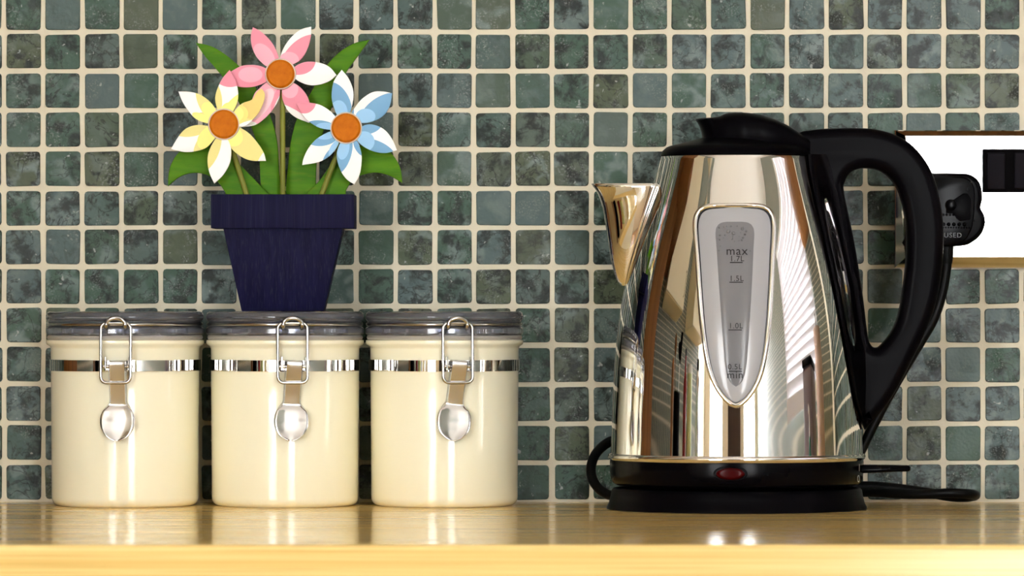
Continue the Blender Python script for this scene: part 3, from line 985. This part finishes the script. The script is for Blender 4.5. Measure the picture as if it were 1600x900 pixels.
# flared root that joins the grip to the wall
lin = np.array([(240, 1260), (262, 1262), (280, 1264.5), (440, 1298), (523, 1313.5), (573, 1323), (627, 1334), (666, 1350)], float)
hol = np.array([(240, 1300), (265, 1308), (293, 1312), (373, 1325), (450, 1340), (527, 1350), (545, 1356), (600, 1356), (666, 1351)], float)
vs, fs = [], []
nc = 14
pys = np.linspace(242, 666, 50)
for py in pys:
    r = RR(py)
    xc = (np.interp(py, lin[:, 0], lin[:, 1]) - 1151) * KS
    co = min(1.0, xc / (r + 0.0012))
    al = math.acos(co)
    xh = (np.interp(py, hol[:, 0], hol[:, 1]) - 1151) * KS
    y_w = (r + 0.0012) * math.sin(al)
    x_w = (r + 0.0012) * co
    tck = 0.0120
    y_w = max(y_w, tck * 0.2)
    sec = [(x_w - 0.0003, y_w * 0.985 - 0.002), (x_w, y_w)]
    for k in range(1, nc):
        s = k / (nc - 1)
        p1 = (x_w + 0.30 * (xh - x_w), y_w * 1.0)
        p2 = (x_w + 0.45 * (xh - x_w), min(tck, y_w) * 1.0)
        m = 1 - s
        sec.append(tuple(m ** 3 * a + 3 * m * m * s * b + 3 * m * s * s * c + s ** 3 * d for a, b, c, d in zip((x_w, y_w), p1, p2, (xh, min(tck, y_w) * 0.97))))
    full = [(x, -y) for x, y in sec] + [(x, y) for x, y in reversed(sec)]
    for x, y in full: vs.append((x, y, kz(py)))
m = 2 * (nc + 1)
for i in range(len(pys) - 1):
    for k in range(m - 1):
        a = i * m + k
        fs.append((a, a + 1, a + m + 1, a + m))
link('handle_root', mesh(vs, fs), M['gloss_black'], kettle, 50)

# slim chrome strip set into the root
vs, fs = [], []
spy = np.linspace(292, 548, 40)
for py in spy:
    r = RR(py)
    xc = (np.interp(py, lin[:, 0], lin[:, 1]) - 1151) * KS
    co = min(1.0, xc / (r + 0.0012)); al = math.acos(co)
    xh = (np.interp(py, hol[:, 0], hol[:, 1]) - 1151) * KS
    y_w = max((r + 0.0012) * math.sin(al), 0.0024); x_w = (r + 0.0012) * co
    ss = np.linspace(0, 1, 60); mm = 1 - ss
    bx_ = mm ** 3 * x_w + 3 * mm * mm * ss * (x_w + .3 * (xh - x_w)) + 3 * mm * ss * ss * (x_w + .45 * (xh - x_w)) + ss ** 3 * xh
    by_ = mm ** 3 * y_w + 3 * mm * mm * ss * y_w + 3 * mm * ss * ss * min(.012, y_w) + ss ** 3 * min(.012, y_w) * .97
    cx_ = (np.interp(py, [292, 350, 460, 548], [1281, 1297, 1319, 1331]) - 1151) * KS
    f = (py - 292) / (548 - 292)
    hwid = 4.2 * KS * math.sin(PI * min(1, f * 0.92 + 0.06)) ** 0.6
    for k in range(5):
        x = cx_ + hwid * (k - 2) / 2
        vs.append((x, -float(np.interp(x, bx_, by_)) - 0.0004, kz(py)))
for i in range(len(spy) - 1):
    for k in range(4):
        a = i * 5 + k
        fs.append((a, a + 1, a + 6, a + 5))
link('root_strip', mesh(vs, fs), M['chrome'], kettle, 60)

# water gauge
gw = np.array([(320.5, 30), (321.5, 40), (324, 48.5), (329, 55), (337, 59.5), (348, 61.5), (365, 61.3), (400, 59), (450, 56), (500, 52.5), (540, 48), (570, 42.5), (590, 36.5), (606, 29), (618, 21), (626, 13.5), (631, 7), (633.5, 0.1)], float)
GCX = (1148.5 - KFX) * GS
def gauge_sheet(inset, off, bulge, y_top, y_bot, rows=60, cols=24, power=4, table=None):
    vs, fs = [], []
    pys = 320.5 + (633.5 - 320.5) * (0.5 - 0.5 * np.cos(np.linspace(0, PI, rows)))
    for py in pys:
        w = np.interp(py, gw[:, 0], gw[:, 1])
        # shrink towards the middle
        py2 = y_top + (py - 320.5) / (633.5 - 320.5) * (y_bot - y_top)
        w2 = max(w * (1 - inset / 61.0), 0.05) if table is None else float(np.interp(py2, table[:, 0], table[:, 1]))
        for k in range(cols + 1):
            u = -1 + 2 * k / cols
            v = (py2 - (y_top + y_bot) / 2) / ((y_bot - y_top) / 2)
            b = max(0.0, 1 - abs(u) ** power) * max(0.0, 1 - abs(v) ** 12)
            vs.append(front(GCX + u * w2 * GS, gz(py2), off + bulge * b))
    for i in range(rows - 1):
        for k in range(cols):
            a = i * (cols + 1) + k
            fs.append((a, a + 1, a + cols + 2, a + cols + 1))
    return mesh(vs, fs)


GW2 = np.array([(346, 12), (347, 20), (350, 25.5), (356, 29.5), (365, 30.5), (440, 26.5), (520, 21.5), (565, 18), (585, 14.5), (595, 10.5), (601, 5.5), (604, 0.1)], float)
gauge = link('water_gauge', gauge_sheet(2, 0.0006, 0.0012, 322, 632), M['gauge_lip'], kettle, 70)
gauge['label'] = 'milky oval water gauge with litre marks'
link('gauge_window', gauge_sheet(26, 0.0017, 0.0004, 346, 604, power=6, table=GW2), M['gauge_in'], gauge, 70)
path = []
for py, w in gw: path.append((w, py))
right = crom(path, 5)
outl = [(w, p) for w, p in right] + [(-w, p) for w, p in reversed(right)]
fr = [front(GCX + w * GS, gz(p), 0.0010) for w, p in outl]
link('gauge_frame', tube(fr, 0.0016, 10, True), M['chrome'], gauge, 60)
dk_ = [front(GCX + w * 0.945 * GS, gz(477 + (p - 477) * 0.98), 0.0011) for w, p in outl]
link('gauge_gap_line', tube(dk_, 0.0006, 6, True), M['ink'], gauge, 60)  # dark tube drawn in for the shaded gap inside the frame
def wrap_text(body, size, cx, py, off=0.0032):
    tm = text_mesh(body, size, 'CENTER', 0.0, 1.1)
    for v in tm.vertices:
        v.co = front((cx - KFX) * GS + v.co.x, gz(py) + v.co.y, off)
    link('gauge_marking', tm, M['ink'], gauge)
def wrap_line(x0, x1, py, t=1.5, off=0.0032):
    vs = []
    n = 6
    for k in range(n + 1):
        x = (x0 + (x1 - x0) * k / n - KFX) * GS
        vs.append(front(x, gz(py - t / 2), off)); vs.append(front(x, gz(py + t / 2), off))
    link('gauge_marking', mesh(vs, [(2 * k, 2 * k + 2, 2 * k + 3, 2 * k + 1) for k in range(n)]), M['ink'], gauge)
wrap_text('max', 0.0072, 1151, 398)
wrap_text('1.7L', 0.0046, 1151, 408)
wrap_line(1140, 1160, 410)
wrap_text('1.5L', 0.0046, 1150, 439)
wrap_line(1139, 1160, 441)
wrap_text('1.0L', 0.0046, 1148.5, 513)
wrap_line(1137, 1158, 515.5)
wrap_text('0.5L', 0.0046, 1147, 577)
wrap_line(1137, 1158, 580)
wrap_text('min', 0.0062, 1147, 591)
bm = bmesh.new()
rnd = random.Random(11)
spots = [(1124, 355, 1.5), (1131, 354, 1.3), (1138, 361, 3.0), (1146, 364, 2.6), (1125, 367, 1.6), (1133, 367, 1.5), (1160, 357, 2.4), (1166, 361, 1.6), (1164, 366, 1.7), (1161, 371, 1.6), (1159, 375, 1.4), (1124, 374, 1.2), (1152, 353, 1.2), (1142, 353, 1.3)]
for _ in range(16): spots.append((rnd.uniform(1121, 1172), rnd.uniform(350, 392), rnd.uniform(0.5, 1.0)))
for (x, y, r) in spots:
    p = front((x - KFX) * GS, gz(y), 0.0027)
    bmesh.ops.create_uvsphere(bm, u_segments=8, v_segments=6, radius=r * GS, matrix=Matrix.Translation(p) @ Matrix.Diagonal((1, 0.5, 1, 1)))
me = bpy.data.meshes.new('m'); bm.to_mesh(me); bm.free()
link('condensation', me, M['drop'], gauge, 80)['kind'] = 'stuff'

# ------------------------------------------------------------------ kettle base and cord
bs = empty('kettle_dock', (KX, KY, 0.0))
props(bs, 'round black power base under the chrome kettle', 'power base')
bp = [(0.0, 763.5), (188, 763.5), (193, 765), (195.5, 768), (197, 780), (200, 792), (203, 799), (203.5, 804), (200, 808)]
zfix = lambda p: max(0.0, kz(p))
bp = [(0.0, 0.0132), (186 * KS, 0.0132), (193 * KS, 0.0128), (195.5 * KS, 0.0116), (197 * KS, 0.0080), (200 * KS, 0.0036), (203 * KS, 0.0016), (203.5 * KS, 0.0004), (202 * KS, 0.0), (0.0, 0.0)]
link('base_dish', lathe(bp, 160), M['black'], bs, 35)
link('contact_boss', lathe([(0.0, 0.0153), (0.022, 0.0153), (0.024, 0.0145), (0.024, 0.0125), (0.0, 0.0125)], 48), M['gloss_black'], bs, 40)

cord = empty('mains_lead', P(1480, 784, -0.03))
cord.location.z = 0.0
props(cord, 'black cord looping behind the kettle to a plug in the wall socket', 'power lead')
cp = [(1478, 372, -.034), (1480, 395, -.034), (1478, 425, -.034), (1471, 462, -.034), (1458, 500, -.034), (1436, 538, -.033), (1405, 590, -.032), (1372, 650, -.031), (1345, 705, -.03), (1325, 742, -.028), (1318, 756, -.026), (1335, 759, -.025),
      (1370, 760, -.026), (1410, 764, -.028), (1450, 770, -.030), (1485, 776, -.031), (1508, 777, -.033), (1521, 775, -.040), (1524, 773.5, -.048), (1517, 772, -.056), (1500, 771, -.060), (1480, 770.5, -.061), (1450, 772, -.057), (1410, 772, -.050), (1360, 769, -.040), (1300, 770, -.028), (1220, 770, -.02), (1130, 755, -.02),
      (1050, 715, -.025), (1000, 690, -.032), (968, 686, -.038), (948, 693, -.042), (931, 709, -.047), (923.5, 730, -.052), (926, 749, -.058), (936, 764, -.064), (949, 772.5, -.072), (960, 775, -.079)]
cp3 = [P(*p) - cord.location for p in cp]
rads = []
link('cable', tube(crom([tuple(p) for p in cp3], 6), 0.0031, 10), M['rubber'], cord, 70)
PLATE_Y = -0.0105
def pl(px, py, y):
    q = P(px, py, y) - cord.location
    return (q.x, q.z)
PYF = -0.047
pout = [(1424, 272), (1495, 271), (1514, 273), (1526, 281), (1532, 293), (1533.5, 312), (1531, 325), (1536.5, 336), (1538, 350), (1532, 366), (1519, 378), (1497, 385), (1424, 385), (1417, 378), (1417, 280)]
pm = plate([crom([pl(*p, -0.035) for p in pout], 4, True)], 0.0165, 0.003, 3)
plug = link('plug', pm, M['gloss_black'], cord, 40)
plug.location = (0, (PLATE_Y - 0.0005 - 0.0165) - cord.location.y, 0)
yf = PLATE_Y - 0.0335 - cord.location.y
pin_ = [(1430, 277), (1490, 276), (1511, 279), (1521, 290), (1523, 310), (1521, 345), (1514, 366), (1498, 379), (1430, 380)]
fc = link('plug_cover', plate([crom([pl(*p, -0.044) for p in pin_], 3, True)], 0.0012, 0.0008, 2), M['gloss_black'], plug, 40)
fc.location = (0, yf - plug.location.y, 0)
cov = [(1478, 315), (1490, 312), (1505, 302), (1512, 303), (1518, 312), (1517, 330), (1516, 343), (1500, 346), (1494, 341), (1490, 334), (1478, 333)]
fc2 = link('fuse_panel', plate([[pl(*p, -0.045) for p in cov]], 0.0010, 0.0004, 1), M['black'], plug, 40)
fc2.location = (0, yf - plug.location.y - 0.0008, 0)
sc = [(1485.5 + 9 * math.cos(2 * PI * k / 24), 320.5 + 9 * math.sin(2 * PI * k / 24)) for k in range(24)]
fc3 = link('cover_screw', plate([[pl(*p, -0.045) for p in sc]], 0.0012, 0.0005, 1), M['gloss_black'], plug, 40)
fc3.location = (0, yf - plug.location.y - 0.0013, 0)
tm = text_mesh('FUSED', 0.0042, 'LEFT', 0.0003, 1.15)
tm.transform(Matrix.Rotation(PI / 2, 4, 'X'))
q = pl(1469, 371, -0.045)
tx = link('embossed_lettering', tm, plain('embossed_dark_plastic', (0.045, 0.043, 0.05), 0.35, 0, 0.5), plug)
tx.location = (q[0], yf - plug.location.y - 0.0014, q[1])
bm = bmesh.new()
for row, y in enumerate((335.5, 350.5, 355.5)):
    for k in range((7, 5, 11)[row]):
        w = (2.2, 3.2, 1.4)[row]
        q = pl(1474 + k * (5.2, 8.2, 4.0)[row], y, -0.045)
        bmesh.ops.create_uvsphere(bm, u_segments=8, v_segments=6, radius=w * 0.38e-3, matrix=Matrix.Translation((q[0], 0, q[1])) @ Matrix.Diagonal((1, 0.5, 1, 1)))
me = bpy.data.meshes.new('m'); bm.to_mesh(me); bm.free()
link('embossed_mark', me, M['gloss_black'], plug, 60).location = (0, yf - plug.location.y - 0.0012, 0)
# strain relief below the plug
link('strain_relief', tube([P(1479, 380, -.034) - cord.location, P(1479.5, 398, -.034) - cord.location, P(1479, 412, -.034) - cord.location], [0.0046, 0.0042, 0.0034], 12), M['rubber'], cord, 60)

# ------------------------------------------------------------------ wall socket
sx0, sx1 = (1397 - 800) * 0.4e-3, (1761 - 800) * 0.4e-3
sz1, sz0 = ZC - (204 - 450) * 0.4e-3, ZC - (418.5 - 450) * 0.4e-3
sock = empty('wall_socket', ((sx0 + sx1) / 2, 0, sz0))
props(sock, 'shiny chrome double wall socket with black switches, a plug in its left side', 'socket')
hw, h = (sx1 - sx0) / 2, sz1 - sz0
pv = []
for (ins, y, it, yt) in ((0.0, 0.0, 0.0, 0.0), (0.0, -0.0048, 0.0, -0.0070), (0.0006, -0.0054, 0.0005, -0.0076), (0.0062, PLATE_Y + 0.0002, 0.0034, PLATE_Y + 0.0002), (0.0068, PLATE_Y, 0.0040, PLATE_Y)):
    pv.append([(-hw + ins, y, ins), (hw - ins, y, ins), (hw - ins, yt, h - it), (-hw + ins, yt, h - it)])
vs = [p for ring_ in pv for p in ring_]
fs = []
for i in range(4):
    for k in range(4):
        fs.append((i * 4 + k, i * 4 + (k + 1) % 4, (i + 1) * 4 + (k + 1) % 4, (i + 1) * 4 + k))
fs.append((16, 17, 18, 19))
link('plate', mesh(vs, fs), M['chrome'], sock)
bzx = (1577 - 800) * 0.4e-3 * (DIST + PLATE_Y) / DIST - sock.location.x
bz = link('switch_bezel', boxes([(bzx - 0.0168, PLATE_Y - 0.0022, ZC - (301 - 450) * .3985e-3 - sz0, bzx + 0.0168, PLATE_Y + 0.001, ZC - (232.5 - 450) * .3985e-3 - sz0)], 0.0005, 2), M['matt_black'], sock)
for sgn in (-1, 1):
    rk = boxes([(-0.0055, -0.0018, -0.0112, 0.0055, 0.0018, 0.0112)], 0.0005, 2)
    ro = link('rocker', rk, plain('rocker_plastic', (0.009, 0.008, 0.011), 0.5, 0, 0.03), bz)
    ro.location = (bzx + sgn * 0.0086, PLATE_Y - 0.0026, ZC - (267 - 450) * .3985e-3 - sz0)
    ro.rotation_euler = (math.radians(-6 * sgn), 0, 0)
for sgn in (-1, 1):
    sc_ = lathe([(0.0, -0.0006), (0.0032, -0.0006), (0.0036, 0.0), (0.0036, 0.001), (0.0, 0.001)], 24)
    sc_.transform(Matrix.Rotation(PI / 2, 4, 'X'))
    link('screw', sc_, M['steel'], sock, 40).location = (sgn * 0.0302 * 1.0, PLATE_Y, h / 2)
slot = []
for (x, z, w, hh) in ((0.036, 0.048, 0.004, 0.008), (0.030, 0.026, 0.0065, 0.004), (0.046, 0.026, 0.0065, 0.004)):
    slot.append((x - w / 2 + 0.008, PLATE_Y - 0.0002, z - hh / 2, x + w / 2 + 0.008, PLATE_Y + 0.002, z + hh / 2))
for b in slot: link('pin_hole', boxes([b]), M['black'], sock)

# ------------------------------------------------------------------ the kitchen that the chrome mirrors
def cupboard(y0, y1, z0, z1, label):
    X0, X1 = -1.15, -0.84
    r = empty('wall_cupboard', ((X0 + X1) / 2, (y0 + y1) / 2, z0))
    hy, hx, h = (y1 - y0) / 2, (X1 - X0) / 2, z1 - z0
    link('carcass', boxes([(-hx, -hy, 0, hx - .02, hy, h)], .001, 1), M['cupboard'], r)
    d = link('door', boxes([(hx - .02, -hy + .002, .002, hx, hy - .002, h - .002)], .003, 2), M['cupboard'], r)
    link('handle', tube([(hx, -hy + .04, .06), (hx + .025, -hy + .04, .06), (hx + .025, -hy + .04, .18), (hx, -hy + .04, .18)], .005, 8), M['steel'], d)
    props(r, label, 'cupboard', 'cream wall cupboards mirrored in the kettle')
cupboard(-0.78, -0.32, 0.42, 1.1, 'cream wall cupboard nearer the tiled wall, mirrored on the kettle\'s left side')
cupboard(-1.62, -1.10, 0.42, 1.1, 'cream wall cupboard farther from the tiled wall, mirrored on the kettle\'s left side')

def wood_cupboard(x0, x1, z0, z1, label):
    r = empty('wall_cupboard', ((x0 + x1) / 2, -0.165, z0))
    hx, h = (x1 - x0) / 2, z1 - z0
    link('carcass', boxes([(-hx, -.145, 0, hx, .163, h)], .001, 1), M['brown'], r)
    n = max(1, round((x1 - x0) / 0.5))
    for k in range(n):
        a, b = -hx + 2 * hx * k / n, -hx + 2 * hx * (k + 1) / n
        d = link('door', boxes([(a + .002, -.165, .002, b - .002, -.145, h - .002)], .003, 2), M['brown'], r)
        link('handle', tube([(b - .04, -.165, .06), (b - .04, -.19, .06), (b - .04, -.19, .18), (b - .04, -.165, .18)], .005, 8), M['steel'], d)
    props(r, label, 'cupboard')
wood_cupboard(-1.14, -0.52, 0.55, 1.3, 'brown wooden wall cupboard above the left end of the worktop, mirrored in the kettle')
wood_cupboard(0.22, 1.39, 0.66, 1.3, 'long brown wooden wall cupboard above the kettle and socket, mirrored in the chrome')

blind = empty('venetian_blind', (RX1 - 0.02, (WIN_S[0] + WIN_S[1]) / 2, WIN_S[2]))
props(blind, 'white slatted venetian blind over the window mirrored in the kettle\'s right side', 'blind')
hy, h = (WIN_S[1] - WIN_S[0]) / 2 + 0.02, WIN_S[3] - WIN_S[2]
slat = boxes([(-0.024, -hy, -0.0012, 0.024, hy, 0.0012)])
slat.materials.append(M['slat'])
n_s = 19
for k in range(n_s):
    o = bpy.data.objects.new('slat', slat); COL.objects.link(o); o.parent = blind
    o.location = (-0.03, 0, 0.02 + (h - 0.02) * k / (n_s - 1)); o.rotation_euler = (0, math.radians(62), 0)
link('head_rail', boxes([(-0.06, -hy, h + .02, 0.0, hy, h + .06)]), M['white'], blind)

def rod_thing(name, label, cat, loc, lean, parts):
    r = empty(name, loc); r.rotation_euler = (lean[0], lean[1], 0)
    for nm, me, m in parts: link(nm, me, m, r, 50)
    props(r, label, cat)
UX, UY = -0.72, -0.66
up = empty('utensil_pot', (UX, UY, 0))
link('pot_wall', lathe([(0.0, 0.0), (0.05, 0.0), (0.052, 0.002), (0.055, 0.13), (0.053, 0.13), (0.05, 0.004), (0.0, 0.004)], 48), M['black'], up, 40)
props(up, 'black utensil pot mirrored low on the left of the kettle', 'utensil pot')
M['pale'] = plain('pale_green_plastic', srgb(205, 215, 160), 0.4)
rod_thing('spatula', 'spatula with a black blade in the mirrored utensil pot', 'spatula', (UX + .02, UY, 0.006), (0.1, 0.12),
          [('shaft', tube([(0, 0, 0), (0, 0, .2)], .005, 10), M['white']), ('blade', boxes([(-.03, -.002, .19, .03, .002, .29)], .001), M['black'])])
rod_thing('wooden_spoon', 'brown wooden spoon in the mirrored utensil pot', 'spoon', (UX - .015, UY + .01, 0.006), (-0.14, -0.05),
          [('shaft', tube([(0, 0, 0), (0, 0, .22)], .005, 10), M['brown']), ('bowl', lathe([(0.0, .21), (.012, .215), (.022, .24), (.02, .265), (.008, .285), (0.0, .287)], 20), M['brown'])])
rod_thing('ladle', 'ladle with a black head in the mirrored utensil pot', 'ladle', (UX, UY - .02, 0.006), (0.15, -0.12),
          [('shaft', tube([(0, 0, 0), (0, 0, .22)], .004, 10), M['steel']), ('bowl', lathe([(0.0, .21), (.02, .215), (.034, .24), (.036, .26), (.034, .26), (.03, .24), (0.0, .22)], 24), M['black'])])
def jar(name, label, cat, loc, prof, m, lid=None):
    r = empty(name, loc)
    link('body', lathe(prof, 40), m, r, 40)
    if lid: link('lid', lathe(lid[0], 40), lid[1], r, 40)
    props(r, label, cat)
jar('oil_bottle', 'dark red bottle mirrored among the utensils on the kettle', 'bottle', (-0.74, -0.86, 0), [(0, 0), (.03, 0), (.032, .004), (.032, .15), (.012, .2), (.012, .24), (0, .24)], plain('dark_red_glass', srgb(130, 30, 30), 0.1), ([(0, .241), (.014, .241), (.014, .265), (0, .265)], M['black']))
jar('tea_caddy', 'pale green tin mirrored among the utensils on the kettle', 'tin', (-0.78, -1.02, 0), [(0, 0), (.05, 0), (.052, .003), (.052, .2), (0, .2)], M['pale'], ([(0, .2005), (.053, .2005), (.053, .225), (.05, .23), (0, .23)], M['white']))
jar('pepper_mill', 'tall brown wooden pepper mill mirrored in the kettle', 'pepper mill', (-0.70, -0.56, 0), [(0, 0), (.026, 0), (.027, .004), (.018, .07), (.024, .12), (.02, .15), (0, .15)], M['brown'], ([(0, .151), (.02, .151), (.024, .175), (.012, .2), (0, .2)], M['brown']))
jar('steel_flask', 'shiny steel flask mirrored at the kettle\'s lower left', 'flask', (-0.72, -1.22, 0), [(0, 0), (.04, 0), (.042, .004), (.042, .2), (.03, .225), (0, .225)], M['chrome'], ([(0, .2255), (.024, .2255), (.022, .27), (0, .272)], M['black']))
bb = empty('soap_bottle', (0.78, -0.42, 0))
link('bottle', lathe([(0.0, 0.0), (.028, 0), (.03, .004), (.03, .045), (.022, .055), (.011, .06), (.011, .065), (0, .065)], 32), plain('green_soap', srgb(40, 120, 90), 0.15), bb, 40)
link('pump', tube([(0, 0, .062), (0, 0, .085), (-.025, 0, .087)], .006, 10), M['white'], bb, 50)
props(bb, 'small green soap bottle mirrored low on the right of the kettle', 'bottle')
kr = empty('kitchen_roll', (0.92, -0.28, 0))
link('foot', lathe([(0.0, 0.0), (.07, 0), (.07, .008), (0.0, .008)], 40), M['steel'], kr, 40)
link('paper_roll', lathe([(.02, .009), (.055, .009), (.057, .012), (.057, .235), (.055, .238), (.02, .238)], 48, closed=True), plain('pink_beige_paper', srgb(214, 186, 172), 0.8), kr, 40)
link('spindle', tube([(0, 0, .008), (0, 0, .28)], .006, 10), M['steel'], kr, 50)
props(kr, 'pinkish kitchen roll on a metal stand mirrored at the kettle\'s right side', 'kitchen roll')
bx = empty('bread_bin', (0.80, -0.66 + 0.2, 0))
bx.location = (1.05, -0.50, 0)
link('bin_body', boxes([(-.12, -.08, 0, .12, .08, .17)], .012, 3), plain('mauve_grey_enamel', srgb(120, 108, 116), 0.3), bx, 40)
link('bin_lid', boxes([(-.125, -.085, .17, .125, .085, .19)], .006, 3), M['black'], bx, 40)
props(bx, 'mauve grey bread bin with a black lid mirrored in the kettle', 'bread bin')
